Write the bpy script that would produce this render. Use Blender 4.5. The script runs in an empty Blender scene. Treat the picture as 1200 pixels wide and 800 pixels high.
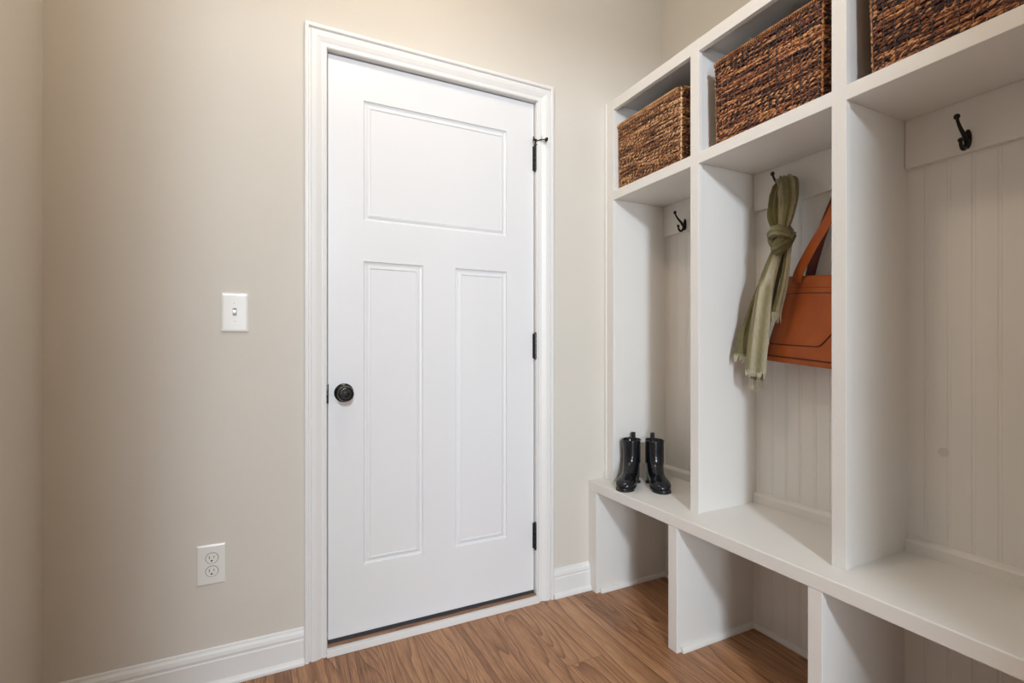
import bpy, bmesh, math, random
from mathutils import Vector, Matrix
R = math.radians
PI = math.pi
SC = bpy.context.scene
COL = SC.collection

# ------------------------------------------------------------------ helpers
def link(o, parent=None):
    COL.objects.link(o)
    if parent is not None:
        o.parent = parent
    return o

def tag(o, label=None, cat=None, group=None, kind=None):
    if label: o['label'] = label
    if cat: o['category'] = cat
    if group: o['group'] = group
    if kind: o['kind'] = kind
    return o

def empty(name, loc=(0, 0, 0)):
    o = bpy.data.objects.new(name, None)
    o.empty_display_size = .05
    o.location = loc
    return link(o)

class MB:
    """collects shapes into one mesh (world coordinates, shifted to origin on build)"""
    def __init__(s):
        s.v = []; s.f = []; s.sm = []; s.attr = []
    def add(s, verts, faces, smooth=False, tone=0.5):
        n = len(s.v)
        s.v.extend([tuple(p) for p in verts])
        s.attr.extend([tone] * len(verts))
        for f in faces:
            s.f.append(tuple(i + n for i in f)); s.sm.append(smooth)
    def box(s, x0, x1, y0, y1, z0, z1, b=0.0):
        if b <= 0:
            vs = [(x, y, z) for x in (x0, x1) for y in (y0, y1) for z in (z0, z1)]
            s.add(vs, [(0, 1, 3, 2), (4, 6, 7, 5), (0, 4, 5, 1), (2, 3, 7, 6), (0, 2, 6, 4), (1, 5, 7, 3)])
            return
        bm = bmesh.new()
        bmesh.ops.create_cube(bm, size=1)
        for v in bm.verts:
            v.co = ((x0 + x1) / 2 + v.co.x * (x1 - x0), (y0 + y1) / 2 + v.co.y * (y1 - y0), (z0 + z1) / 2 + v.co.z * (z1 - z0))
        bmesh.ops.bevel(bm, geom=bm.edges[:], offset=b, segments=2, profile=.5, affect='EDGES')
        bm.verts.index_update()
        s.add([v.co[:] for v in bm.verts], [[v.index for v in f.verts] for f in bm.faces])
        bm.free()
    def tube(s, pts, rad, n=10, smooth=True, tone=.5, cap=True, flat=1.0, up=None):
        pts = [Vector(p) for p in pts]
        if not hasattr(rad, '__len__'): rad = [rad] * len(pts)
        rings = []
        prev = None
        for i, p in enumerate(pts):
            t = (pts[min(i + 1, len(pts) - 1)] - pts[max(i - 1, 0)])
            t.normalize()
            if up is not None:
                a = Vector(up)
            elif prev is None:
                a = Vector((0, 0, 1)) if abs(t.z) < .9 else Vector((1, 0, 0))
            else:
                a = prev
            a = (a - t * a.dot(t)).normalized()
            prev = a
            b = t.cross(a)
            rings.append([p + a * math.cos(k / n * 2 * PI) * rad[i] * flat + b * math.sin(k / n * 2 * PI) * rad[i] for k in range(n)])
        s.loft(rings, smooth, tone, cap)
    def loft(s, rings, smooth=True, tone=.5, cap=True, closed=True):
        n = len(rings[0]); vs = [p for r in rings for p in r]; fs = []
        for i in range(len(rings) - 1):
            for k in range(n if closed else n - 1):
                k2 = (k + 1) % n
                fs.append((i * n + k, i * n + k2, (i + 1) * n + k2, (i + 1) * n + k))
        if cap and closed:
            fs.append(tuple(range(n - 1, -1, -1))); fs.append(tuple((len(rings) - 1) * n + k for k in range(n)))
        s.add(vs, fs, smooth, tone)
    def lathe(s, c, axis, prof, n=32, smooth=True):
        """prof: (distance along axis, radius)"""
        axis = Vector(axis).normalized()
        a = Vector((0, 0, 1)) if abs(axis.z) < .9 else Vector((1, 0, 0))
        a = (a - axis * a.dot(axis)).normalized(); b = axis.cross(a); c = Vector(c)
        s.loft([[c + axis * d + (a * math.cos(k / n * 2 * PI) + b * math.sin(k / n * 2 * PI)) * max(r, 1e-5) for k in range(n)] for d, r in prof], smooth)
    def ball(s, c, r, n=16, sc=(1, 1, 1)):
        c = Vector(c); rings = []
        for i in range(n // 2 + 1):
            th = PI * i / (n // 2)
            rr = max(math.sin(th), 1e-4) * r
            rings.append([c + Vector((rr * math.cos(k / n * 2 * PI) * sc[0], rr * math.sin(k / n * 2 * PI) * sc[1], -math.cos(th) * r * sc[2])) for k in range(n)])
        s.loft(rings, True)
    def build(s, name, mat, parent=None, origin=None, sharp=35, mods=None):
        me = bpy.data.meshes.new(name)
        if origin is None:
            xs = [p[0] for p in s.v]; ys = [p[1] for p in s.v]; zs = [p[2] for p in s.v]
            origin = ((min(xs) + max(xs)) / 2, (min(ys) + max(ys)) / 2, min(zs))
        ox, oy, oz = origin
        me.from_pydata([(x - ox, y - oy, z - oz) for x, y, z in s.v], [], s.f)
        me.polygons.foreach_set('use_smooth', s.sm)
        at = me.attributes.new('tone', 'FLOAT', 'POINT')
        at.data.foreach_set('value', s.attr)
        bm = bmesh.new(); bm.from_mesh(me)
        bmesh.ops.recalc_face_normals(bm, faces=bm.faces[:])
        bm.to_mesh(me); bm.free()
        if any(s.sm):
            me.set_sharp_from_angle(angle=R(sharp))
        me.materials.append(mat)
        o = bpy.data.objects.new(name, me)
        link(o)
        o.location = origin
        if parent is not None:
            o.parent = parent
            w = Vector((0, 0, 0)); q = parent
            while q is not None:
                w += q.location; q = q.parent
            o.location = Vector(origin) - w
        return o

def dup(o, shift):
    c = o.copy(); COL.objects.link(c); c.location = o.location + Vector(shift)
    for ch in o.children:
        d = ch.copy(); COL.objects.link(d); d.parent = c
        for g in ch.children:
            e = g.copy(); COL.objects.link(e); e.parent = d
    return c

# ------------------------------------------------------------------ materials
def newmat(name):
    m = bpy.data.materials.new(name); m.use_nodes = True
    nt = m.node_tree; b = nt.nodes['Principled BSDF']
    return m, nt, b

def N(nt, t, **kw):
    n = nt.nodes.new(t)
    for k, v in kw.items():
        if k in n.inputs: n.inputs[k].default_value = v
        else: setattr(n, k, v)
    return n

def lin(r, g, b):
    f = lambda c: (c / 255 / 12.92) if c / 255 <= .04045 else ((c / 255 + .055) / 1.055) ** 2.4
    return (f(r), f(g), f(b), 1)

def ramp(nt, fac, stops):
    r = nt.nodes.new('ShaderNodeValToRGB'); e = r.color_ramp.elements
    e[0].position, e[0].color = stops[0]; e[1].position, e[1].color = stops[-1]
    for p, c in stops[1:-1]:
        q = e.new(p); q.color = c
    nt.links.new(fac, r.inputs['Fac']); return r.outputs['Color']

def coords(nt, scale=(1, 1, 1)):
    tc = nt.nodes.new('ShaderNodeTexCoord'); mp = N(nt, 'ShaderNodeMapping')
    mp.inputs['Scale'].default_value = scale
    nt.links.new(tc.outputs['Object'], mp.inputs['Vector']); return mp.outputs['Vector']

def paint(name, col, rough, bump=.0, bscale=250, spec=.5, var=.02):
    m, nt, b = newmat(name)
    v = coords(nt)
    n1 = N(nt, 'ShaderNodeTexNoise'); n1.inputs['Scale'].default_value = 3.0; n1.inputs['Detail'].default_value = 3
    nt.links.new(v, n1.inputs['Vector'])
    c2 = tuple(c * (1 - var) for c in col[:3]) + (1,)
    c1 = tuple(min(1, c * (1 + var)) for c in col[:3]) + (1,)
    nt.links.new(ramp(nt, n1.outputs['Fac'], [(.3, c2), (.7, c1)]), b.inputs['Base Color'])
    b.inputs['Roughness'].default_value = rough
    b.inputs['Specular IOR Level'].default_value = spec
    if bump:
        n2 = N(nt, 'ShaderNodeTexNoise'); n2.inputs['Scale'].default_value = bscale; n2.inputs['Detail'].default_value = 2
        nt.links.new(v, n2.inputs['Vector'])
        bp = N(nt, 'ShaderNodeBump'); bp.inputs['Strength'].default_value = bump; bp.inputs['Distance'].default_value = .001
        nt.links.new(n2.outputs['Fac'], bp.inputs['Height']); nt.links.new(bp.outputs['Normal'], b.inputs['Normal'])
    return m

M_WALL = paint('wall_paint', lin(219, 213, 203), .85, .35, 220, .25, .015)
M_CEIL = paint('ceiling_paint', lin(236, 234, 230), .9, .2, 200, .2)
M_TRIM = paint('trim_paint', lin(236, 235, 233), .38, 0, 90, .45, .008)
M_DOOR = paint('door_paint', lin(234, 234, 235), .36, .08, 120, .45, .008)
M_UNIT = paint('cabinet_paint', lin(234, 231, 226), .42, .08, 60, .4, .012)
M_PLATE = paint('plate_plastic', lin(238, 236, 231), .22, 0, 100, .5, .003)
M_SLOT = paint('slot_dark', lin(38, 36, 34), .5)
M_RUBBER = paint('sweep_rubber', lin(52, 52, 56), .55)
M_GAP = paint('gap_shadow', lin(60, 56, 52), .8)

def metal(name, col, rough, met=1.0):
    m, nt, b = newmat(name)
    v = coords(nt)
    n1 = N(nt, 'ShaderNodeTexNoise'); n1.inputs['Scale'].default_value = 60
    nt.links.new(v, n1.inputs['Vector'])
    nt.links.new(ramp(nt, n1.outputs['Fac'], [(.35, tuple(c * .75 for c in col[:3]) + (1,)), (.65, col)]), b.inputs['Base Color'])
    b.inputs['Roughness'].default_value = rough; b.inputs['Metallic'].default_value = met
    return m
M_BRONZE = metal('oil_rubbed_bronze', (.07, .068, .07, 1), .24)
M_HOOK = metal('dark_iron', (.018, .015, .012, 1), .42, .6)
M_SILVER = metal('worn_silver', (.5, .48, .45, 1), .25)

def wood_floor():
    m, nt, b = newmat('oak_planks')
    L = nt.links.new
    tc = nt.nodes.new('ShaderNodeTexCoord'); sep = nt.nodes.new('ShaderNodeSeparateXYZ')
    geo = nt.nodes.new('ShaderNodeNewGeometry')
    L(geo.outputs['Position'], sep.inputs[0])
    def mth(op, a, c=None, d=None):
        n = nt.nodes.new('ShaderNodeMath'); n.operation = op
        for i, q in enumerate((a, c, d)):
            if q is None: continue
            if isinstance(q, (int, float)): n.inputs[i].default_value = q
            else: L(q, n.inputs[i])
        return n.outputs[0]
    W, LEN = .142, 1.22
    u = mth('DIVIDE', mth('SUBTRACT', sep.outputs['X'], .921), W)
    idx = mth('FLOOR', u); fu = mth('FRACT', u)
    yo = mth('ADD', mth('SUBTRACT', sep.outputs['Y'], 1.436), mth('MULTIPLY', mth('MULTIPLY', mth('GREATER_THAN', mth('ABSOLUTE', idx), .5), mth('ADD', mth('MULTIPLY', mth('FRACT', mth('MULTIPLY', idx, .3763)), .28), .38)), LEN))
    vv = mth('DIVIDE', yo, LEN); idy = mth('FLOOR', vv); fv = mth('FRACT', vv)
    cmb = nt.nodes.new('ShaderNodeCombineXYZ'); L(idx, cmb.inputs[0]); L(idy, cmb.inputs[1])
    wn = nt.nodes.new('ShaderNodeTexWhiteNoise'); wn.noise_dimensions = '2D'; L(cmb.outputs[0], wn.inputs['Vector'])
    rnd = wn.outputs['Value']
    # per-plank shifted coordinates
    off = mth('MULTIPLY', rnd, 37.0)
    cx = nt.nodes.new('ShaderNodeCombineXYZ')
    L(mth('ADD', mth('MULTIPLY', sep.outputs['X'], 1.0), off), cx.inputs[0]); L(mth('ADD', mth('MULTIPLY', sep.outputs['Y'], .11), off), cx.inputs[1])
    L(off, cx.inputs[2])
    # cathedral rings: contour lines of a stretched smooth noise
    n0 = N(nt, 'ShaderNodeTexNoise'); n0.inputs['Scale'].default_value = 6.5; n0.inputs['Detail'].default_value = 1.2; n0.inputs['Distortion'].default_value = .5
    L(cx.outputs[0], n0.inputs['Vector'])
    rings = mth('FRACT', mth('MULTIPLY', n0.outputs['Fac'], 15.0))
    rl = mth('MULTIPLY', mth('POWER', rings, 3.0), 1.0)
    # fine fibre
    cf = nt.nodes.new('ShaderNodeCombineXYZ')
    L(mth('ADD', mth('MULTIPLY', sep.outputs['X'], 11.0), off), cf.inputs[0]); L(mth('MULTIPLY', sep.outputs['Y'], .30), cf.inputs[1]); L(off, cf.inputs[2])
    n1 = N(nt, 'ShaderNodeTexNoise'); n1.inputs['Scale'].default_value = 38; n1.inputs['Detail'].default_value = 4; n1.inputs['Roughness'].default_value = .65
    L(cf.outputs[0], n1.inputs['Vector'])
    n2 = N(nt, 'ShaderNodeTexNoise'); n2.inputs['Scale'].default_value = 9; n2.inputs['Detail'].default_value = 3
    L(cx.outputs[0], n2.inputs['Vector'])
    tone = mth('ADD', mth('ADD', mth('MULTIPLY', n1.outputs['Fac'], .75), mth('MULTIPLY', n2.outputs['Fac'], .33)), mth('MULTIPLY', mth('SUBTRACT', rnd, .5), .09))
    base = ramp(nt, tone, [(.3, lin(100, 64, 42)), (.44, lin(152, 107, 73)), (.57, lin(180, 132, 94)), (.76, lin(208, 164, 124))])
    mx = nt.nodes.new('ShaderNodeMixRGB'); mx.blend_type = 'MULTIPLY'
    L(mth('MULTIPLY', rl, .6), mx.inputs['Fac']); L(base, mx.inputs['Color1']); mx.inputs['Color2'].default_value = lin(120, 82, 58)
    # knots
    kv = nt.nodes.new('ShaderNodeTexVoronoi'); kv.inputs['Scale'].default_value = 3.1
    L(cx.outputs[0], kv.inputs['Vector'])
    kn = mth('LESS_THAN', kv.outputs['Distance'], .035)
    mk = nt.nodes.new('ShaderNodeMixRGB'); mk.blend_type = 'MULTIPLY'
    L(mth('MULTIPLY', kn, .6), mk.inputs['Fac']); L(mx.outputs[0], mk.inputs['Color1']); mk.inputs['Color2'].default_value = lin(90, 60, 40)
    # seams
    eu = mth('MULTIPLY', mth('MINIMUM', fu, mth('SUBTRACT', 1.0, fu)), W)
    ev = mth('MULTIPLY', mth('MINIMUM', fv, mth('SUBTRACT', 1.0, fv)), LEN)
    seam = mth('LESS_THAN', mth('MINIMUM', eu, ev), .0011)
    ms = nt.nodes.new('ShaderNodeMixRGB'); ms.blend_type = 'MULTIPLY'
    L(mth('MULTIPLY', seam, .45), ms.inputs['Fac']); L(mk.outputs[0], ms.inputs['Color1']); ms.inputs['Color2'].default_value = lin(96, 66, 46)
    L(ms.outputs[0], b.inputs['Base Color'])
    b.inputs['Roughness'].default_value = .36
    b.inputs['Specular IOR Level'].default_value = .42
    bp = N(nt, 'ShaderNodeBump'); bp.inputs['Strength'].default_value = .35; bp.inputs['Distance'].default_value = .0012
    L(mth('SUBTRACT', mth('SUBTRACT', n1.outputs['Fac'], mth('MULTIPLY', rl, .3)), seam), bp.inputs['Height']); L(bp.outputs['Normal'], b.inputs['Normal'])
    return m
M_FLOOR = wood_floor()

def threshold_wood():
    m, nt, b = newmat('threshold_wood')
    v = coords(nt, (4, 60, 60))
    n = N(nt, 'ShaderNodeTexNoise'); n.inputs['Scale'].default_value = 3; nt.links.new(v, n.inputs['Vector'])
    nt.links.new(ramp(nt, n.outputs['Fac'], [(.3, lin(128, 92, 72)), (.7, lin(176, 138, 112))]), b.inputs['Base Color'])
    b.inputs['Roughness'].default_value = .5
    return m
M_THR = threshold_wood()

def wicker(name, stops):
    m, nt, b = newmat(name); L = nt.links.new
    v = coords(nt, (14, 14, 120))
    n1 = N(nt, 'ShaderNodeTexNoise'); n1.inputs['Scale'].default_value = 1.0; n1.inputs['Detail'].default_value = 3; n1.inputs['Roughness'].default_value = .6
    L(v, n1.inputs['Vector'])
    v2 = coords(nt, (90, 90, 200))
    n2 = N(nt, 'ShaderNodeTexNoise'); n2.inputs['Scale'].default_value = 1.0; n2.inputs['Detail'].default_value = 2
    L(v2, n2.inputs['Vector'])
    at = nt.nodes.new('ShaderNodeAttribute'); at.attribute_name = 'tone'
    def mth(op, a, c):
        n = nt.nodes.new('ShaderNodeMath'); n.operation = op
        for i, q in enumerate((a, c)):
            if isinstance(q, (int, float)): n.inputs[i].default_value = q
            else: L(q, n.inputs[i])
        return n.outputs[0]
    t = mth('ADD', mth('ADD', mth('MULTIPLY', n1.outputs['Fac'], .75), mth('MULTIPLY', n2.outputs['Fac'], .45)), mth('MULTIPLY', mth('SUBTRACT', at.outputs['Fac'], .5), .5))
    L(ramp(nt, mth('SUBTRACT', t, .1), stops), b.inputs['Base Color'])
    b.inputs['Roughness'].default_value = .42
    return m
WK_A = [(.22, lin(46, 27, 19)), (.4, lin(106, 66, 42)), (.56, lin(170, 114, 72)), (.76, lin(228, 184, 132))]
WK_B = [(.27, lin(34, 21, 22)), (.44, lin(78, 45, 36)), (.58, lin(146, 84, 50)), (.78, lin(222, 164, 108))]
M_WICK = wicker('wicker_golden', WK_A)
M_WICK2 = wicker('wicker_brown', WK_B)
M_BIN = paint('basket_inner_dark', lin(44, 26, 18), .8)

def leather():
    m, nt, b = newmat('tan_leather'); L = nt.links.new
    v = coords(nt)
    n1 = N(nt, 'ShaderNodeTexNoise'); n1.inputs['Scale'].default_value = 9; n1.inputs['Detail'].default_value = 4; L(v, n1.inputs['Vector'])
    L(ramp(nt, n1.outputs['Fac'], [(.3, lin(164, 80, 26)), (.7, lin(186, 96, 34))]), b.inputs['Base Color'])
    vo = nt.nodes.new('ShaderNodeTexVoronoi'); vo.inputs['Scale'].default_value = 420; L(v, vo.inputs['Vector'])
    bp = N(nt, 'ShaderNodeBump'); bp.inputs['Strength'].default_value = .25; bp.inputs['Distance'].default_value = .0006
    L(vo.outputs['Distance'], bp.inputs['Height']); L(bp.outputs['Normal'], b.inputs['Normal'])
    b.inputs['Roughness'].default_value = .48; b.inputs['Specular IOR Level'].default_value = .4
    return m
M_LEATH = leather()
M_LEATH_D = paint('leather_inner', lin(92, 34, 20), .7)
M_STITCH = paint('leather_edge_dark', lin(70, 26, 16), .6)

def cloth(name, c1, c2, c3):
    m, nt, b = newmat(name); L = nt.links.new
    at = nt.nodes.new('ShaderNodeAttribute'); at.attribute_name = 'tone'
    v = coords(nt, (300, 300, 60))
    n = N(nt, 'ShaderNodeTexNoise'); n.inputs['Scale'].default_value = 1; L(v, n.inputs['Vector'])
    a = nt.nodes.new('ShaderNodeMath'); a.operation = 'MULTIPLY_ADD'; a.inputs[1].default_value = .3
    L(n.outputs['Fac'], a.inputs[0]); L(at.outputs['Fac'], a.inputs[2])
    L(ramp(nt, a.outputs[0], [(.2, c1), (.55, c2), (1.0, c3)]), b.inputs['Base Color'])
    b.inputs['Roughness'].default_value = .9; b.inputs['Specular IOR Level'].default_value = .15
    b.inputs['Sheen Weight'].default_value = .2
    v3 = coords(nt, (55, 55, 22)); n3 = N(nt, 'ShaderNodeTexNoise'); n3.inputs['Scale'].default_value = 1; n3.inputs['Detail'].default_value = 4; n3.inputs['Distortion'].default_value = .8; L(v3, n3.inputs['Vector'])
    ad = nt.nodes.new('ShaderNodeMath'); ad.operation = 'MULTIPLY_ADD'; ad.inputs[1].default_value = 6; L(n3.outputs['Fac'], ad.inputs[0]); L(n.outputs['Fac'], ad.inputs[2])
    bp = N(nt, 'ShaderNodeBump'); bp.inputs['Strength'].default_value = .7; bp.inputs['Distance'].default_value = .0018
    L(ad.outputs[0], bp.inputs['Height']); L(bp.outputs['Normal'], b.inputs['Normal'])
    return m
M_SCARF = cloth('olive_scarf', lin(104, 98, 64), lin(134, 126, 94), lin(184, 176, 152))
M_FRINGE = paint('scarf_fringe', lin(200, 195, 172), .9)

def rubber_boot():
    m, nt, b = newmat('boot_rubber')
    b.inputs['Base Color'].default_value = (.008, .009, .012, 1); b.inputs['Roughness'].default_value = .2
    v = coords(nt); n = N(nt, 'ShaderNodeTexNoise'); n.inputs['Scale'].default_value = 25; nt.links.new(v, n.inputs['Vector'])
    bp = N(nt, 'ShaderNodeBump'); bp.inputs['Strength'].default_value = .08; bp.inputs['Distance'].default_value = .002
    nt.links.new(n.outputs['Fac'], bp.inputs['Height']); nt.links.new(bp.outputs['Normal'], b.inputs['Normal'])
    return m
M_BOOT = rubber_boot()
M_SOLE = paint('boot_sole', lin(30, 30, 33), .35)
M_GORE = paint('boot_elastic', lin(34, 32, 34), .75, .6, 500)

# ------------------------------------------------------------------ room shell
D = 1.866            # plane of the wall with the door
XL, XR = -.5813, 1.7417
CZ = 2.83
YO = -.5             # wall behind the camera with the wide cased opening
def struct(mb, name, mat):
    return tag(mb.build(name, mat), kind='structure')

f = MB(); f.box(-2.2, 3.0, -4.2, 2.05, -.06, 0); struct(f, 'floor', M_FLOOR)
f = MB(); f.box(-2.2, 3.0, -4.2, 2.05, CZ, CZ + .06); struct(f, 'ceiling', M_CEIL)
# door wall with opening
DX0, DX1, DZ = .178, 1.048, 2.165
f = MB(); f.box(XL - .1, DX0, D, D + .12, 0, CZ); f.box(DX1, XR + .1, D, D + .12, 0, CZ); f.box(DX0, DX1, D, D + .12, DZ, CZ)
struct(f, 'wall_back', M_WALL)
f = MB(); f.box(XL - .1, XL, YO, D, 0, CZ); struct(f, 'wall_left', M_WALL)
f = MB(); f.box(XR, XR + .1, YO - .1, D, 0, CZ); struct(f, 'wall_right', M_WALL)
f = MB(); f.box(-2.2, -.255, YO - .1, YO, 0, CZ); f.box(-.255, .74, YO - .1, YO, 2.5, CZ); f.box(.74, 3.0, YO - .1, YO, 0, CZ)
struct(f, 'wall_front', M_WALL)
f = MB(); f.box(-2.2, 3.0, -4.2, -4.1, 0, CZ); struct(f, 'wall_hall_end', M_WALL)
f = MB(); f.box(-2.3, -2.2, -4.2, YO, 0, CZ); struct(f, 'wall_hall_left', M_WALL)
f = MB(); f.box(3.0, 3.1, -4.2, YO, 0, CZ); struct(f, 'wall_hall_right', M_WALL)

# baseboards: profile (depth, height) swept
BPROF = [(0, 0), (.026, 0), (.026, .008), (.022, .016), (.016, .021), (.015, .082), (.0115, .0845), (.0115, .088), (.0135, .095), (.011, .106), (.006, .113), (.005, .119), (.003, .122), (0, .122)]
def base_run(name, a, b, nrm):
    a = Vector(a); b = Vector(b); n = Vector(nrm)
    m = MB(); m.loft([[p + n * d + Vector((0, 0, h)) for d, h in BPROF] for p in (a, b)], smooth=False)
    return struct(m, name, M_TRIM)
base_run('baseboard_back', (XL, D, 0), (.1105, D, 0), (0, -1, 0))
base_run('baseboard_right', (1.114, D, 0), (1.3065, D, 0), (0, -1, 0))
base_run('baseboard_left', (XL, YO, 0), (XL, D - .026, 0), (1, 0, 0))

# door casing, mitred
CPROF = [(0, 0), (0, .009), (.003, .0115), (.009, .012), (.011, .009), (.016, .0095), (.022, .0125), (.034, .017), (.046, .0185), (.051, .017), (.053, .012), (.0565, .012), (.058, .020), (.061, .022), (.068, .022), (.072, .019), (.0725, 0)]
CX0, CX1, CTOP = .1835, 1.0405, 2.152
m = MB(); rings = []
rings.append([Vector((CX0 - w, D - t, 0)) for w, t in CPROF])
rings.append([Vector((CX0 - w, D - t, CTOP + w)) for w, t in CPROF])
rings.append([Vector((CX1 + w, D - t, CTOP + w)) for w, t in CPROF])
rings.append([Vector((CX1 + w, D - t, 0)) for w, t in CPROF])
m.loft(rings, smooth=False); tag(m.build('trim_1', M_TRIM), kind='structure')

# door jamb + stop + threshold
SF = D + .019        # door leaf face plane
m = MB()
m.box(DX0, .1865, D - .0005, D + .12, 0, DZ - .0, .0008); m.box(1.0375, DX1, D - .0005, D + .12, 0, DZ, .0008); m.box(.1865, 1.0375, D - .0005, D + .12, 2.1535, DZ, .0008)
m.box(.1865, .20, SF + .046, SF + .06, .03, 2.1535); m.box(1.024, 1.0375, SF + .046, SF + .06, .03, 2.1535); m.box(.2, 1.024, SF + .046, SF + .06, 2.14, 2.1535)
struct(m, 'trim_2', M_TRIM)
m = MB(); m.box(.1835, 1.0405, D - .021, D - .001, 0, .0255, .002); struct(m, 'trim_3', M_TRIM)
door = empty('door_1', (.61, SF, 0)); tag(door, kind='structure')
m = MB(); m.loft([[Vector((x, y, z)) for y, z in [(D, 0), (D, .0245), (D + .01, .027), (D + .035, .031), (D + .04, .027), (D + .12, .027), (D + .12, 0)]] for x in (.187, 1.037)], smooth=False)
m.build('threshold', M_THR, door)
m = MB(); m.box(.192, 1.032, SF + .002, SF + .043, .0315, .0425, .001); m.box(.192, 1.032, SF - .003, SF + .001, .030, .041)
m.build('door_sweep', M_RUBBER, door)
# added dark sheet behind the leaf; its colour stands in for gap shade
m = MB(); m.box(DX0, DX1, D + .10, D + .12, .0, DZ); struct(m, 'shade_backing', M_GAP)

# door leaf with three moulded panels
LX0, LX1, LZ0, LZ1 = .1915, 1.0325, .0425, 2.149
panels = [(.3153, .899, 1.5635, 2.008), (.3153, .5412, .2872, 1.413), (.6740, .9041, .2872, 1.413)]
m = MB()
xs = sorted({LX0, LX1} | {p[0] for p in panels} | {p[1] for p in panels} | {.9041})
pr = [(.3153, .9041, 1.5635, 2.008), (.3153, .5412, .2872, 1.413), (.6740, .9041, .2872, 1.413)]
xs = [LX0, .3153, .5412, .6740, .9041, LX1]; zs = [LZ0, .2872, 1.413, 1.5635, 2.008, LZ1]
def inside(x, z): return any(a < x < b and c < z < d for a, b, c, d in pr)
for i in range(5):
    for j in range(5):
        if inside((xs[i] + xs[i + 1]) / 2, (zs[j] + zs[j + 1]) / 2): continue
        a, b, c, d = xs[i], xs[i + 1], zs[j], zs[j + 1]
        m.add([(a, SF, c), (b, SF, c), (b, SF, d), (a, SF, d)], [(0, 1, 2, 3)])
PP = [(0, 0), (.0015, .006), (.006, .0095), (.011, .0105), (.014, .0075), (.019, .0045), (.024, .0035), (.027, .0065), (.030, .0065)]
for a, b, c, d in pr:
    rings = [[Vector((a + o, SF + t, c + o)), Vector((b - o, SF + t, c + o)), Vector((b - o, SF + t, d - o)), Vector((a + o, SF + t, d - o))] for o, t in PP]
    n = len(rings); vs = [p for r in rings for p in r]; fs = []
    for i in range(n - 1):
        for k in range(4):
            fs.append((i * 4 + k, i * 4 + (k + 1) % 4, i * 4 + 4 + (k + 1) % 4, i * 4 + 4 + k))
    fs.append(tuple((n - 1) * 4 + k for k in range(4)))
    m.add(vs, fs)
B = SF + .044
m.add([(LX0, SF, LZ0), (LX1, SF, LZ0), (LX1, SF, LZ1), (LX0, SF, LZ1), (LX0, B, LZ0), (LX1, B, LZ0), (LX1, B, LZ1), (LX0, B, LZ1)],
      [(0, 1, 5, 4), (1, 2, 6, 5), (2, 3, 7, 6), (3, 0, 4, 7), (4, 5, 6, 7)])
leaf = m.build('door_leaf', M_DOOR, door)
# knob
kx, kz = .2459, .9287
m = MB(); m.lathe((kx, SF, kz), (0, -1, 0), [(0, .034), (.002, .0345), (.005, .034), (.008, .031), (.009, .028), (.010, .027), (.012, .016), (.013, .0125), (.032, .0115), (.034, .0115)], 40)
rose = m.build('knob_rose', M_BRONZE, door)
m = MB(); m.lathe((kx, SF - .030, kz), (0, -1, 0), [(0, .011), (.003, .0135), (.007, .020), (.0125, .0255), (.019, .0282), (.026, .0275), (.031, .0248), (.0335, .0215), (.0338, .0195), (.0325, .0185), (.0325, .0125), (.034, .012), (.0345, .0)], 40)
knob = m.build('door_knob', M_BRONZE, rose)
m = MB(); m.lathe((kx, SF - .030 - .0325, kz), (0, -1, 0), [(0, .0115), (.002, .0113), (.0025, .010), (.0025, 0)], 24)
m.box(kx - .0008, kx + .0008, SF - .0655, SF - .0648, kz - .005, kz + .005)
m.build('key_cylinder', M_HOOK, rose)
m = MB(); m.tube([(kx + .0235 * math.cos(t), SF - .0565, kz + .0235 * math.sin(t)) for t in [R(a) for a in range(0, 361, 12)]], .0014, 6, cap=False)
m.build('rim_ring', M_SILVER, rose)
# strike / latch edge
m = MB(); m.box(.1838, .1912, D - .003, SF + .008, kz - .034, kz + .034, .001); m.lathe((.1862, D - .006, kz), (0, 0, 1), [(-.009, .001), (-.008, .003), (0, .0042), (.008, .003), (.009, .001)], 10)
strike = m.build('strike_plate', M_BRONZE, door)
m = MB(); m.lathe((.1862, D - .0105, kz - .004), (0, 0, 1), [(0, .0012), (.008, .0012)], 8); m.build('latch_bolt', M_SILVER, strike)
# hinges
def hinge(z0, z1):
    m = MB(); x = 1.0355; y = D + .0075
    n = 5; h = (z1 - z0) / n
    for k in range(n):
        m.lathe((x, y, z0 + k * h), (0, 0, 1), [(0.0004, .0055), (.0012, .0068), (h - .0012, .0068), (h - .0004, .0055)], 16)
    m.ball((x, y, z1 + .001), .0062, 10); m.ball((x, y, z0 - .001), .0055, 10)
    m.box(x - .008, x + .0015, SF - .0015, SF + .004, z0, z1)
    return m.build('hinge', M_BRONZE, door)
h1 = hinge(1.860, 1.966); hinge(1.047, 1.153); hinge(.223, .333)
# hinge pin door stop on the top hinge
m = MB(); x, y, z = 1.0355, D + .0055, 1.966
m.lathe((x, y, z), (0, 0, 1), [(0, .0075), (.003, .008), (.004, .004), (.022, .004), (.023, .0075), (.026, .0075)], 14)
m.tube([(x, y, z + .018), (x + .012, y - .026, z + .018), (x + .026, y - .040, z + .017)], .0028, 8)
m.tube([(x, y, z + .018), (x - .012, y - .01, z + .024)], .003, 8)
m.lathe((x + .026, y - .040, z + .017), (.75, .0, -.1), [(0, .003), (.001, .009), (.008, .0095), (.009, .007)], 14)
m.lathe((x - .011, y - .009, z + .024), (-.7, .3, .0), [(0, .003), (.001, .010), (.005, .0105), (.006, .009)], 14)
m.tube([(x + .016, y - .03, z + .018), (x + .014, y - .032, z + .034)], [.0025, .0018], 8)
m.build('hinge_pin_stop', M_BRONZE, h1)

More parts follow.
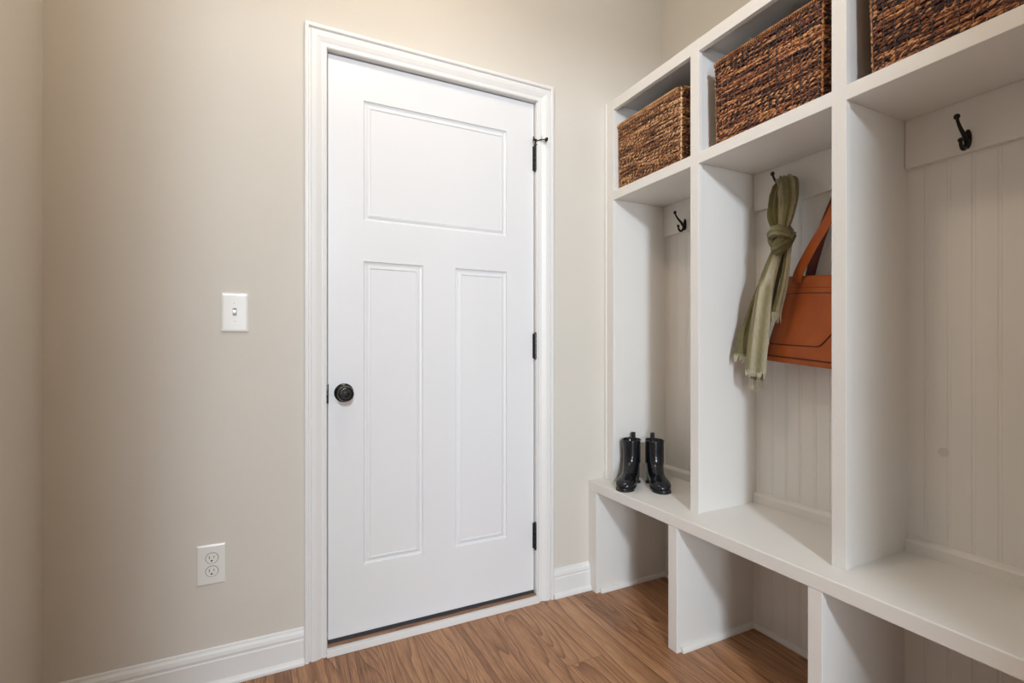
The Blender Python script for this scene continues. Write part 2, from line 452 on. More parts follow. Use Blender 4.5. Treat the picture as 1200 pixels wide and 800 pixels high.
# ------------------------------------------------------------------ wall plates
sw = empty('light_switch', (-.099, D, 1.144))
tag(sw, 'white single toggle light switch on the beige wall left of the door', 'light switch')
def plate(cx, z0, z1, w, parent):
    m = MB(); rings = []
    for o, t in [(0, 0), (0, .003), (.0015, .0052), (.005, .0066), (.009, .007)]:
        rings.append([Vector((cx - w / 2 + o, D - t, z0 + o)), Vector((cx + w / 2 - o, D - t, z0 + o)), Vector((cx + w / 2 - o, D - t, z1 - o)), Vector((cx - w / 2 + o, D - t, z1 - o))])
    m.loft(rings, smooth=False); return m.build('cover_plate', M_PLATE, parent)
plate(-.099, 1.144, 1.2735, .081, sw)
m = MB(); m.box(-.1055, -.0945, D - .0076, D - .0070, 1.198, 1.2225); m.build('switch_slot', paint('slot_grey', lin(150, 148, 144), .5), sw)
m = MB(); m.loft([[Vector((-.104, D - .007, 1.200)), Vector((-.096, D - .007, 1.200)), Vector((-.096, D - .007, 1.214)), Vector((-.104, D - .007, 1.214))],
                  [Vector((-.1035, D - .016, 1.207)), Vector((-.0965, D - .016, 1.207)), Vector((-.0965, D - .015, 1.216)), Vector((-.1035, D - .015, 1.216))]], smooth=False)
m.build('toggle', M_PLATE, sw)
for z in (1.180, 1.240):
    m = MB(); m.lathe((-.100, D - .0065, z), (0, -1, 0), [(0, .0034), (.0012, .0032), (.0016, .002), (.0016, 0)], 14); m.build('screw', M_PLATE, sw)
ou = empty('power_outlet', (-.166, D, .327))
tag(ou, 'white duplex electrical outlet low on the beige wall above the baseboard', 'power outlet')
plate(-.166, .3275, .457, .081, ou)
for zc in (.4135, .3715):
    m = MB(); rings = []
    for t, s in ((.0068, 1), (.0082, 1), (.0088, .95)):
        ring = []
        for k in range(28):
            a = k / 28 * 2 * PI
            x = .0172 * math.cos(a) * s; z = .0172 * math.sin(a) * s
            z = max(-.0160, min(.0160, z)); ring.append(Vector((-.164 + x, D - t, zc + z)))
        rings.append(ring)
    m.loft(rings, smooth=False); rec = m.build('receptacle', M_PLATE, ou)
    m = MB()
    m.box(-.1722, -.1704, D - .0094, D - .0086, zc - .001, zc + .0085); m.box(-.1590, -.1574, D - .0094, D - .0086, zc + .000, zc + .0075)
    m.lathe((-.1648, D - .0086, zc - .0075), (0, -1, 0), [(0, .0028), (.0008, .0028)], 12, False)
    m.build('socket_slots', M_SLOT, rec)
    m = MB(); pts = []
    for k in range(29):
        a = k / 28 * 2 * PI
        pts.append((-.164 + .0178 * math.cos(a), D - .0071, zc + max(-.0166, min(.0166, .0178 * math.sin(a)))))
    m.tube(pts, .0006, 6, cap=False); m.build('outline_gap', M_SLOT, rec)
m = MB(); m.lathe((-.164, D - .0068, .3925), (0, -1, 0), [(0, .003), (.001, .0028), (.0014, 0)], 12); m.build('screw', M_PLATE, ou)

# ------------------------------------------------------------------ built-in locker bench
XF, XB, XK = 1.397, 1.306, 1.712
YE = .2875
UST = [(1.8005, D), (1.3075, 1.3468), (.7975, .8366), (YE, .3266)]
LST = [(1.806, D), (1.3229, 1.3654), (.8066, .8456), (.292, .331)]
ZB, ZBU, ZR0, ZR1, ZT0, ZT = .4906, .448, 1.760, 1.801, 2.1675, 2.213
unit = empty('mudroom_locker', (1.55, 1.08, 0))
tag(unit, 'white built-in mudroom locker bench with beadboard bays and basket cubbies along the right wall', 'mudroom locker')
bv = .0015
m = MB()
for a, b in UST: m.box(XF, XF + .02, a, b, ZB, ZT, bv)
for i in range(3):
    a, b = UST[i + 1][1], UST[i][0]
    m.box(XF + .0002, XF + .0198, a - .001, b + .001, ZT0, ZT - .0002, bv); m.box(XF + .0002, XF + .0198, a - .001, b + .001, ZR0, ZR1, bv)
m.box(XF - .004, XF + .002, 1.849, D, ZB, ZT, .001)
m.build('face_frame', M_UNIT, unit)
for i, (a, b) in enumerate(UST):
    m = MB(); m.box(XF + .02, XK, a + (.005 if i else .004), b - (.005 if i else 0), ZB, ZT - .02); m.build('divider_panel', M_UNIT, unit)
m = MB(); m.box(XF + .005, XR - .001, YE, D - .0005, ZT - .02, ZT - .001); m.build('top_panel', M_UNIT, unit)
for i in range(3):
    a, b = UST[i + 1][1] - .005, UST[i][0] + .004
    m = MB(); m.box(XF + .02, XK, a, b, ZR0 + .004, ZR1 - .004); m.build('cubby_shelf', M_UNIT, unit)
m = MB(); m.box(XB, XK, YE - .01, D - .0005, ZBU, ZB, .003); m.build('bench_seat', M_UNIT, unit)
for a, b in LST:
    m = MB(); m.box(XB + .001, XB + .021, a, b, 0, ZBU, bv); m.build('bench_stile', M_UNIT, unit)
for i, (a, b) in enumerate(LST):
    m = MB(); m.box(XB + .021, XK, a + (.004), b - (.004 if i else 0), 0, ZBU); m.build('bench_divider', M_UNIT, unit)
# beadboard back
prof = []
y = YE
P = .054
gr = [k * P for k in range(5, 36) if YE < k * P < D]
prof.append((YE, 0))
for g in gr:
    prof += [(g - .0052, 0), (g - .0042, .0012), (g - .003, 0.0003), (g, -.0003), (g + .003, .0003), (g + .0042, .0012), (g + .0052, 0)]
prof = [p for p in prof if p[0] < D - .008] + [(D - .001, 0)]
front = [(XK + d, y) for y, d in prof]
m = MB()
m.loft([[Vector((x, y, z)) for x, y in front] + [Vector((XR - .001, D - .001, z)), Vector((XR - .001, YE, z))] for z in (0, ZT - .02)], smooth=False)
m.build('beadboard_back', M_UNIT, unit)
m = MB(); m.lathe((XK + .0003, .7142, .797), (-1, 0, 0), [(0, .0125), (.0012, .0125), (.0018, .0115), (.0018, 0)], 28, False)
m.build('hole_cover', paint('cover_grey', lin(214, 208, 201), .5), unit)
rails = []
for i in range(3):
    a, b = UST[i + 1][1] - .004, UST[i][0] + .004
    m = MB(); m.box(XK - .018, XK + .001, a, b, 1.622, ZR0 + .004, .0015); rails.append(m.build('hook_rail', M_UNIT, unit))
    m = MB(); m.loft([[Vector((XK - d, yy, ZB + z)) for d, z in [(0, 0), (.018, 0), (.018, .03), (.014, .036), (.006, .040), (0, .042)]] for yy in (a, b)], smooth=False)
    m.build('base_moulding', M_UNIT, unit)
# shoe moulding on the floor inside the lower bays
SH = [(0, 0), (.016, 0), (.0155, .006), (.012, .012), (.006, .017), (0, .018)]
for i in range(3):
    a, b = LST[i + 1][1] - .004, LST[i][0] + .004
    m = MB()
    m.loft([[Vector((XK - d, yy, z)) for d, z in SH] for yy in (a, b)], smooth=False)
    m.loft([[Vector((xx, b - d, z)) for d, z in SH] for xx in (XB + .022, XK)], smooth=False)
    m.build('shoe_moulding', M_UNIT, unit)

# coat hooks
def catmull(pts, n=8):
    out = []
    P_ = [pts[0]] + list(pts) + [pts[-1]]
    for i in range(1, len(P_) - 2):
        for k in range(n):
            t = k / n
            p0, p1, p2, p3 = [Vector(q) for q in P_[i - 1:i + 3]]
            out.append(.5 * ((2 * p1) + (-p0 + p2) * t + (2 * p0 - 5 * p1 + 4 * p2 - p3) * t * t + (-p0 + 3 * p1 - 3 * p2 + p3) * t ** 3))
    out.append(Vector(pts[-1])); return out
def hook(y, z, rail):
    x = XK - .018
    m = MB()
    rings = []
    for d, s in ((0, 1), (.003, 1), (.0045, .8)):
        rings.append([Vector((x - d, y + .0085 * s * math.cos(k / 20 * 2 * PI), z + .026 * s * math.sin(k / 20 * 2 * PI))) for k in range(20)])
    m.loft(rings, smooth=False)
    up = catmull([(x - .002, y, z - .012), (x - .013, y, z - .004), (x - .024, y, z + .008), (x - .040, y, z + .020), (x - .054, y, z + .034), (x - .060, y, z + .045)])
    m.tube(up, [.0065 - .0028 * min(1, i / len(up) * 1.3) for i in range(len(up))], 12)
    m.ball((x - .061, y, z + .048), .0072, 14, (1, 1, 1.1))
    lo = catmull([(x - .002, y, z + .006), (x - .008, y, z - .012), (x - .016, y, z - .026), (x - .028, y, z - .031), (x - .038, y, z - .024), (x - .041, y, z - .013)])
    m.tube(lo, [.0065 - .0028 * i / len(lo) for i in range(len(lo))], 12)
    m.ball((x - .0415, y, z - .010), .0062, 14)
    o = m.build('coat_hook', M_HOOK, rail)
    return o
hook(1.664, 1.650, rails[0]); hook(1.186, 1.672, rails[1]); hook(.935, 1.672, rails[1]); hook(.653, 1.655, rails[2])

# ------------------------------------------------------------------ wicker baskets
def basket(name, y0, y1, x0, z0, seed, mat, label):
    rnd = random.Random(seed)
    W = y1 - y0; DP = .27; H = .295; yc = (y0 + y1) / 2; xc = x0 + DP / 2
    e = empty(name, (xc, yc, z0)); tag(e, label, 'basket', 'woven baskets in the top cubbies')
    rad = .022
    def perim(s, fl):   # s in 0..1 round the rounded rectangle ; fl flare scale
        hw, hd = W / 2 * fl, DP / 2 * fl
        segs = []
        L1, L2, La = 2 * (hw - rad), 2 * (hd - rad), PI / 2 * rad
        tot = 2 * (L1 + L2) + 4 * La; d = (s % 1) * tot
        cs = [(-hd, hw - rad, 0, -1, L1), None]
        # start: front face x=-hd going from +y to -y
        if d < L1: return (-hd, hw - rad - d, -1, 0)
        d -= L1
        if d < La:
            a = d / rad; return (-hd + rad - rad * math.cos(a), -hw + rad - rad * math.sin(a), -math.cos(a), -math.sin(a))
        d -= La
        if d < L2: return (-hd + rad + d, -hw, 0, -1)
        d -= L2
        if d < La:
            a = d / rad; return (hd - rad + rad * math.sin(a), -hw + rad - rad * math.cos(a), math.sin(a), -math.cos(a))
        d -= La
        if d < L1: return (hd, -hw + rad + d, 1, 0)
        d -= L1
        if d < La:
            a = d / rad; return (hd - rad + rad * math.cos(a), hw - rad + rad * math.sin(a), math.cos(a), math.sin(a))
        d -= La
        if d < L2: return (hd - rad - d, hw, 0, 1)
        d -= L2
        a = d / rad; return (-hd + rad - rad * math.sin(a), hw - rad + rad * math.cos(a), -math.sin(a), math.cos(a))
    # liner (solid inner shell)
    m = MB()
    ns = 48
    for o, z_a, z_b in ((.006, .004, H - .01), (.011, .010, H - .01)):
        m.loft([[Vector((xc + perim(k / ns, 1)[0] - perim(k / ns, 1)[2] * o, yc + perim(k / ns, 1)[1] - perim(k / ns, 1)[3] * o, z0 + z)) for k in range(ns)] for z in (z_a, z_b)], smooth=True, cap=False)
    m.box(xc - DP / 2 + .012, xc + DP / 2 - .012, yc - W / 2 + .012, yc + W / 2 - .012, z0 + .003, z0 + .008)
    m.build('basket_liner', M_BIN, e)
    # woven rows
    m = MB(); rows = 42; nseg = 250; per = 2 * (W + DP); nst = round(per / .027)
    for r in range(rows):
        zr = z0 + .008 + (H - .02) * r / (rows - 1)
        fl = .975 + .025 * r / (rows - 1)
        ph = rnd.random() * 6.28; tw = round(per / (.016 + .010 * rnd.random()))
        w1 = rnd.random() * 6; w2 = rnd.random() * 6; wv = .0012 + .0012 * rnd.random()
        for st in (0, 1):
            rings = []; n = 5
            rs = .0026 + .0009 * rnd.random()
            t0 = rnd.random()
            tones = []
            for k in range(nseg + 1):
                s = k / nseg
                px, py, nx, ny = perim(s, fl)
                a = ph + st * PI + s * 2 * PI * tw
                bump = .0012 * math.cos(s * 2 * PI * nst / 2 + (PI if r % 2 else 0)) + .001 * math.sin(s * 97 + w1)
                o = .0022 * math.cos(a) + bump
                dz = .0021 * math.sin(a) + wv * math.sin(s * 19 + w1) + .0008 * math.sin(s * 67 + w2)
                rr = rs * (1 + .22 * math.sin(s * 131 + w2 * 3 + st))
                tx, ty = -ny, nx
                c = Vector((xc + px + nx * o, yc + py + ny * o, zr + dz))
                rings.append([c + Vector((nx * math.cos(q), ny * math.cos(q), math.sin(q))) * rr for q in [j / n * 2 * PI for j in range(n)]])
            base = len(m.v)
            m.loft(rings, True, t0, cap=False)
            # tone changes along each strand as canes are pieced in
            cur = t0; nxt = rnd.randint(10, 40)
            for k in range(nseg + 1):
                if k > nxt: cur = rnd.random(); nxt = k + rnd.randint(12, 45)
                for j in range(n): m.attr[base + k * n + j] = cur
    # vertical stakes peeking between the rows
    for k in range(nst):
        s = (k + .5) / nst; pts = []
        for j in range(12):
            q = j / 11; px, py, nx, ny = perim(s, .975 + .025 * q)
            pts.append((xc + px + nx * .0028, yc + py + ny * .0028, z0 + .004 + (H - .012) * q))
        m.tube(pts, .0015, 5, tone=.1 + .5 * rnd.random())
    body = m.build('woven_side', mat, e, sharp=80)
    # corner posts
    for s_off in (1, -1):
        for hx in (-1, 1):
            cxp, cyp = xc + hx * (DP / 2 - .005), yc + s_off * (W / 2 - .005)
            pts = []; m = MB()
            for j in range(60):
                q = j / 59; fl = .975 + .025 * q
                pts.append((xc + hx * (DP / 2 * fl - .0048) + .0012 * math.sin(j * 1.9), yc + s_off * (W / 2 * fl - .0048) + .0012 * math.cos(j * 1.9), z0 + .004 + (H - .008) * q))
            m.tube(pts, [.0034 + .0012 * math.sin(j * 1.4) for j in range(60)], 7, tone=.85)
            m.build('corner_cane', mat, e, sharp=80)
    # rolled rim + foot: spiral wrap
    for nm, zr, fl, rr in (('rim', z0 + H - .003, 1.0, .0062), ('foot_braid', z0 + .006, .975, .0048)):
        m = MB(); nwrap = round(per / .0075); rings = []; n = 5
        tot = nwrap * 8
        for k in range(tot + 1):
            s = k / tot; px, py, nx, ny = perim(s, fl); a = s * 2 * PI * nwrap
            c = Vector((xc + px + nx * math.cos(a) * rr, yc + py + ny * math.cos(a) * rr, zr + math.sin(a) * rr))
            rings.append([c + Vector((nx * math.cos(q), ny * math.cos(q), math.sin(q))) * .0032 for q in [j / n * 2 * PI for j in range(n)]])
        m.loft(rings, True, .8 if nm == 'rim' else .7, cap=False)
        m.build(nm, mat, e, sharp=80)
    return e
basket('wicker_basket', 1.415, 1.803, 1.4215, ZR1 + .001, 3, M_WICK, 'golden brown woven wicker basket in the top cubby nearest the door')
basket('wicker_basket', .872, 1.262, 1.4215, ZR1 + .001, 8, M_WICK2, 'dark brown woven wicker basket in the middle top cubby above the scarf')
basket('wicker_basket', .366, .757, 1.4215, ZR1 + .001, 15, M_WICK2, 'reddish brown woven wicker basket in the top cubby at the upper right corner')

# ------------------------------------------------------------------ tote bag
bag = empty('tote_bag', (1.64, 1.04, 1.05))
tag(bag, 'tan orange leather tote bag hanging by its strap in the middle bay', 'bag')
TA = R(5.5)
BO = Vector((0, 1.212, 1.0485)); dA = Vector((0, -math.cos(TA), -math.sin(TA))); dB = Vector((0, -math.sin(TA), math.cos(TA)))
BW, BH = .335, .302; XBK = 1.690
def bag_pt(a, b, x): q = BO + dA * a + dB * b; return Vector((x, q.y, q.z))
def bag_half(b):   # left/right edges at height b and depth
    t = b / BH
    l = .038 * t ** .9; r = BW - .054 * t ** .9
    dep = .088 - .052 * t
    return l, r, dep
def bag_ring(b, ins=0, n=56, dscale=1):
    l, r, dep = bag_half(max(0, b)); c = (l + r) / 2; hw = (r - l) / 2 - ins; hd = dep / 2 * dscale - ins * .6; xc = XBK - dep / 2
    pts = []
    for k in range(n):
        t = k / n * 2 * PI; e = .38
        ca, sa = math.cos(t), math.sin(t)
        a = c + hw * math.copysign(abs(ca) ** e, ca); x = xc + hd * math.copysign(abs(sa) ** e, sa)
        bl = .004 * math.cos((a - c) / hw * 1.4) * math.sin(PI * min(1, max(0, b / BH))) if sa < 0 else 0
        pts.append(bag_pt(a, b, x - bl))
    return pts
m = MB()
rs = [bag_ring(0, .010), bag_ring(.0015, .005), bag_ring(.005, .0015), bag_ring(.010, 0)]
rs += [bag_ring(.010 + (BH - .010) * k / 12, 0) for k in range(1, 13)]
rs += [bag_ring(BH + .0006, .0015), bag_ring(BH - .002, .0035), bag_ring(BH * .55, .004), bag_ring(.03, .006)]
m.loft(rs, True); m.build('bag_body', M_LEATH, bag, sharp=50)
def bag_front(a, b, off):
    l, r, dep = bag_half(b); c = (l + r) / 2; hw = (r - l) / 2
    q = min(.999, abs(a - c) / hw)
    # superellipse depth at this a
    ca = q ** (1 / .38); sa = math.sqrt(max(0, 1 - ca * ca)); x = (XBK - dep / 2) - dep / 2 * sa ** .38
    bl = .004 * math.cos((a - c) / hw * 1.4) * math.sin(PI * b / BH)
    return bag_pt(a, b, x - bl - off)
# front pocket (outline from rounded corners)
pk = [(.050, .243), (.2405, .243), (.243, .235), (.243, .135), (.238, .115), (.212, .076), (.203, .068), (.190, .066), (.040, .062), (.020, .062), (.014, .070), (.020, .110), (.046, .225)]
def smooth_poly(p, it=2):
    for _ in range(it):
        q = []
        for i in range(len(p)):
            a, b = p[i], p[(i + 1) % len(p)]
            q += [(a[0] * .75 + b[0] * .25, a[1] * .75 + b[1] * .25), (a[0] * .25 + b[0] * .75, a[1] * .25 + b[1] * .75)]
        p = q
    return p
pks = smooth_poly(pk)
m = MB()
cxp = sum(p[0] for p in pks) / len(pks); cyp = sum(p[1] for p in pks) / len(pks)
rings = [[bag_front(p[0], p[1], 0) for p in pks], [bag_front(p[0], p[1], .0018) for p in pks]]
for s in (.97, .8, .6, .4, .2, .02):
    rings.append([bag_front(cxp + (p[0] - cxp) * s, cyp + (p[1] - cyp) * s, .0026) for p in pks])
m.loft(rings, True); pocket = m.build('front_pocket', M_LEATH, bag, sharp=30)
m = MB(); lo = [p for p in pks if p[1] < .19 and p[0] < .2425 or p[1] < .16]
lo = pks; m.tube([bag_front(p[0], p[1], .0012) for p in lo + lo[:1]], .0018, 6, cap=False); m.build('pocket_edge', M_STITCH, pocket)
m = MB(); m.tube([bag_front(.012 + (BW - .024) * k / 24, .020, .0006) for k in range(25)], .0022, 6); m.build('base_seam', M_STITCH, bag)
m = MB(); m.tube([bag_front(.056 + .225 * k / 20, .262 , .0002) for k in range(21)], .0006, 6); m.build('top_seam', M_STITCH, bag)
# handles: ribbon over the hook
def ribbon(name, pts, wdir, w, th, mat, parent):
    c = catmull(pts, 8); m = MB(); rings = []
    for i, p in enumerate(c):
        t = (c[min(i + 1, len(c) - 1)] - c[max(0, i - 1)]).normalized()
        wd = Vector(wdir(i / (len(c) - 1))); wd = (wd - t * wd.dot(t)).normalized(); nn = t.cross(wd)
        ww = w(i / (len(c) - 1)) if callable(w) else w
        rings.append([p + wd * ww / 2 * a + nn * th / 2 * b for a, b in [(-1, -.6), (-.9, -1), (.9, -1), (1, -.6), (1, .6), (.9, 1), (-.9, 1), (-1, .6)]])
    m.loft(rings, True); return m.build(name, mat, parent, sharp=40)
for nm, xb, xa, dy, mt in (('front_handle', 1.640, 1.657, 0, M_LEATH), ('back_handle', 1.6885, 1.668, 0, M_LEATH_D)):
    if nm[0] == 'f':
        pts = [(xb + .004, 1.102, 1.318), (xb - .001, 1.092, 1.350), (xb - .004, 1.046, 1.425), ((xb + xa) / 2, 1.000, 1.508)]
    else:
        pts = [(xb, 1.088, 1.318), (xb, 1.082, 1.350), (xb, 1.062, 1.42), (xb - .004, 1.030, 1.505)]
    pts += [(xa, .963 + (.016 if nm[0] == 'b' else 0), 1.592), (xa, .944, 1.655), (xa, .936, 1.680), (xa, .926, 1.684), (xa, .916, 1.668), (xa, .904, 1.60), ((xb + xa) / 2, .895, 1.50), (xb - .002, .890, 1.40), (xb, .905, 1.30)]
    ribbon(nm, pts, lambda t: (0.0, 1, .0) if t < .42 or t > .58 else (.45, 1, 0), (lambda t: .034 - .014 * math.exp(-((t - .5) / .12) ** 2)), .0035, mt, bag)

# ------------------------------------------------------------------ scarf
scarf = empty('scarf', (1.62, 1.15, 1.0))
tag(scarf, 'olive green knotted scarf with pale stripes and frayed ends hanging in the middle bay', 'scarf')
def fabric(name, pts, hw, hd, folds, seed, parent, tone_fn=None, n=72, amp=.16, wv=None, twist=0, cap=True):
    """soft folded cloth: lofted rings with sharp gathered folds; hw(t), hd(t) half width (along Y-ish) and half depth"""
    rnd = random.Random(seed); c = catmull(pts, 9); m = MB(); rings = []; L = len(c)
    phs = [rnd.random() * 6.28 for _ in range(5)]
    for i, p in enumerate(c):
        t = i / (L - 1)
        tg = (c[min(i + 1, L - 1)] - c[max(0, i - 1)]).normalized()
        w = Vector(wv) if wv else Vector((-.35, 1, 0)); w = (w - tg * w.dot(tg)).normalized(); d = tg.cross(w)
        if twist:
            a = twist * t; w, d = w * math.cos(a) + d * math.sin(a), d * math.cos(a) - w * math.sin(a)
        ring = []
        for k in range(n):
            q = k / n * 2 * PI
            f_ = 1 - amp * abs(math.sin(folds * q / 2 + phs[0] + 1.5 * t)) ** .7 + amp * .5 * math.sin((folds + 3) * q + phs[1] + 3 * t) + .05 * math.sin(2 * q + phs[2] + 7 * t)
            ring.append(p + w * math.cos(q) * hw(t) * f_ + d * math.sin(q) * hd(t) * f_)
        rings.append(ring)
    base = len(m.v); m.loft(rings, True, .4, cap)
    if tone_fn:
        for i in range(L):
            for k in range(n):
                m.attr[base + i * n + k] = tone_fn(k / n, i / (L - 1))
    o = m.build(name, M_SCARF, parent, sharp=70); return o, c, rings
def fringe(ring, direction, parent, seed, length=.022, cnt=34):
    rnd = random.Random(seed); m = MB(); n = len(ring); d = Vector(direction).normalized()
    for k in range(cnt):
        p = ring[int(k / cnt * n)]; c = sum(ring, Vector()) / n; p = p * .93 + c * .07
        l = length * (.6 + .7 * rnd.random()); j = Vector((rnd.uniform(-.3, .3), rnd.uniform(-.35, .35), 0))
        m.tube([p - d * .006, p + d * l * .5 + j * l * .3, p + (d + j * .6).normalized() * l], [.0013, .0011, .0006], 5)
    m.build('fringe', M_FRINGE, parent)
KN = (1.600, 1.125, 1.474)
g = lambda a, b: (lambda t: a + (b - a) * t)
st1 = lambda k, t: .30 + .06 * math.sin(k * 12)
st2 = lambda k, t: .62 + .18 * math.sin(k * 2 * PI * 3 + 1)
# loop: left lobe and right lobe hanging from the hook to the knot
fabric('left_loop', [(1.634, 1.150, 1.668), (1.624, 1.152, 1.652), (1.614, 1.157, 1.61), (1.610, 1.160, 1.565), (1.606, 1.150, 1.525), (1.602, 1.136, 1.488)],
       lambda t: .017 + .013 * math.sin(PI * min(1, t * 1.1)), lambda t: .020, 5, 4, scarf, lambda k, t: .02 + .10 * math.sin(k * 12 + 3 * t), amp=.26)  # lobe coloured darker, standing in for the shaded gap between the lobes
fabric('right_loop', [(1.648, 1.170, 1.672), (1.638, 1.145, 1.684), (1.628, 1.122, 1.668), (1.618, 1.112, 1.63), (1.612, 1.110, 1.59), (1.606, 1.114, 1.54), (1.602, 1.122, 1.490)],
       lambda t: .016 + .019 * math.sin(PI * min(1, t * 1.05)), lambda t: .022, 6, 9, scarf, lambda k, t: .36 + .2 * math.sin(k * 2 * PI * 3 + 2 + 2 * t), amp=.26)
# knot: wrapped band around a core
fabric('knot_core', [(1.600, 1.128, 1.515), (1.597, 1.128, 1.500), (1.594, 1.127, 1.476), (1.592, 1.122, 1.452), (1.594, 1.116, 1.428)], lambda t: .026 + .016 * math.sin(PI * t), lambda t: .020 + .014 * math.sin(PI * t), 4, 12, scarf, lambda k, t: .14, amp=.2)
fabric('knot_wrap', [(1.612, 1.158, 1.462), (1.590, 1.155, 1.474), (1.568, 1.140, 1.486), (1.560, 1.118, 1.490), (1.570, 1.096, 1.478), (1.592, 1.088, 1.460)], lambda t: .013 + .009 * math.sin(PI * t), lambda t: .012 + .007 * math.sin(PI * t), 4, 21, scarf, lambda k, t: .22 + .1 * math.sin(k * 6.28), wv=(0, 0, 1), amp=.25)
fabric('knot_wrap', [(1.606, 1.090, 1.482), (1.582, 1.090, 1.458), (1.562, 1.102, 1.440), (1.560, 1.120, 1.432), (1.578, 1.138, 1.446), (1.598, 1.150, 1.466)], lambda t: .016 + .010 * math.sin(PI * t), lambda t: .012, 4, 23, scarf, lambda k, t: .10, wv=(0, 0, 1), amp=.25)
# tails
o, c, rg = fabric('back_tail', [(1.602, 1.142, 1.445), (1.592, 1.170, 1.36), (1.586, 1.197, 1.29), (1.580, 1.224, 1.21), (1.570, 1.246, 1.13), (1.560, 1.256, 1.062)], lambda t: .016 + .016 * t, lambda t: .012 + .008 * t, 4, 31, scarf, lambda k, t: .02 + .10 * (t > .0), amp=.2)
fringe(rg[-1], (-.05, .12, -1), o, 5)
o, c, rg = fabric('under_tail', [(1.606, 1.125, 1.43), (1.598, 1.150, 1.33), (1.596, 1.178, 1.22), (1.600, 1.206, 1.10), (1.604, 1.226, 1.02), (1.606, 1.232, .975)], lambda t: .014 + .012 * t, lambda t: .009, 4, 37, scarf, lambda k, t: .10, amp=.2)
fringe(rg[-1], (0, .03, -1), o, 6, .032)
def strip(k, t):
    s = math.cos(k * 2 * PI)          # across the width
    v = .10 + .7 * min(1, max(0, (.45 - s) * 4))
    u = .58 + .24 * math.sin(k * 2 * PI * 4)
    q = min(1, max(0, (t - .30) / .1)); return v * (1 - q) + u * q
o, c, rg = fabric('front_tail', [(1.580, 1.126, 1.435), (1.566, 1.142, 1.37), (1.556, 1.156, 1.30), (1.550, 1.168, 1.20), (1.550, 1.182, 1.10), (1.556, 1.196, 1.005)], lambda t: .018 + .017 * min(1, t * 1.6), lambda t: .010, 5, 41, scarf, strip, amp=.14)
fringe(rg[-1], (0, .03, -1), o, 7, .018, 44)
o, c, rg = fabric('side_tail', [(1.592, 1.098, 1.432), (1.580, 1.096, 1.37), (1.572, 1.104, 1.30), (1.568, 1.118, 1.24), (1.566, 1.124, 1.208)], lambda t: .012 + .004 * t, lambda t: .009, 4, 47, scarf, lambda k, t: .1 + .6 * (math.cos(k * 6.28) < 0), amp=.2)
fringe(rg[-1], (0, .08, -1), o, 8, .024, 24)

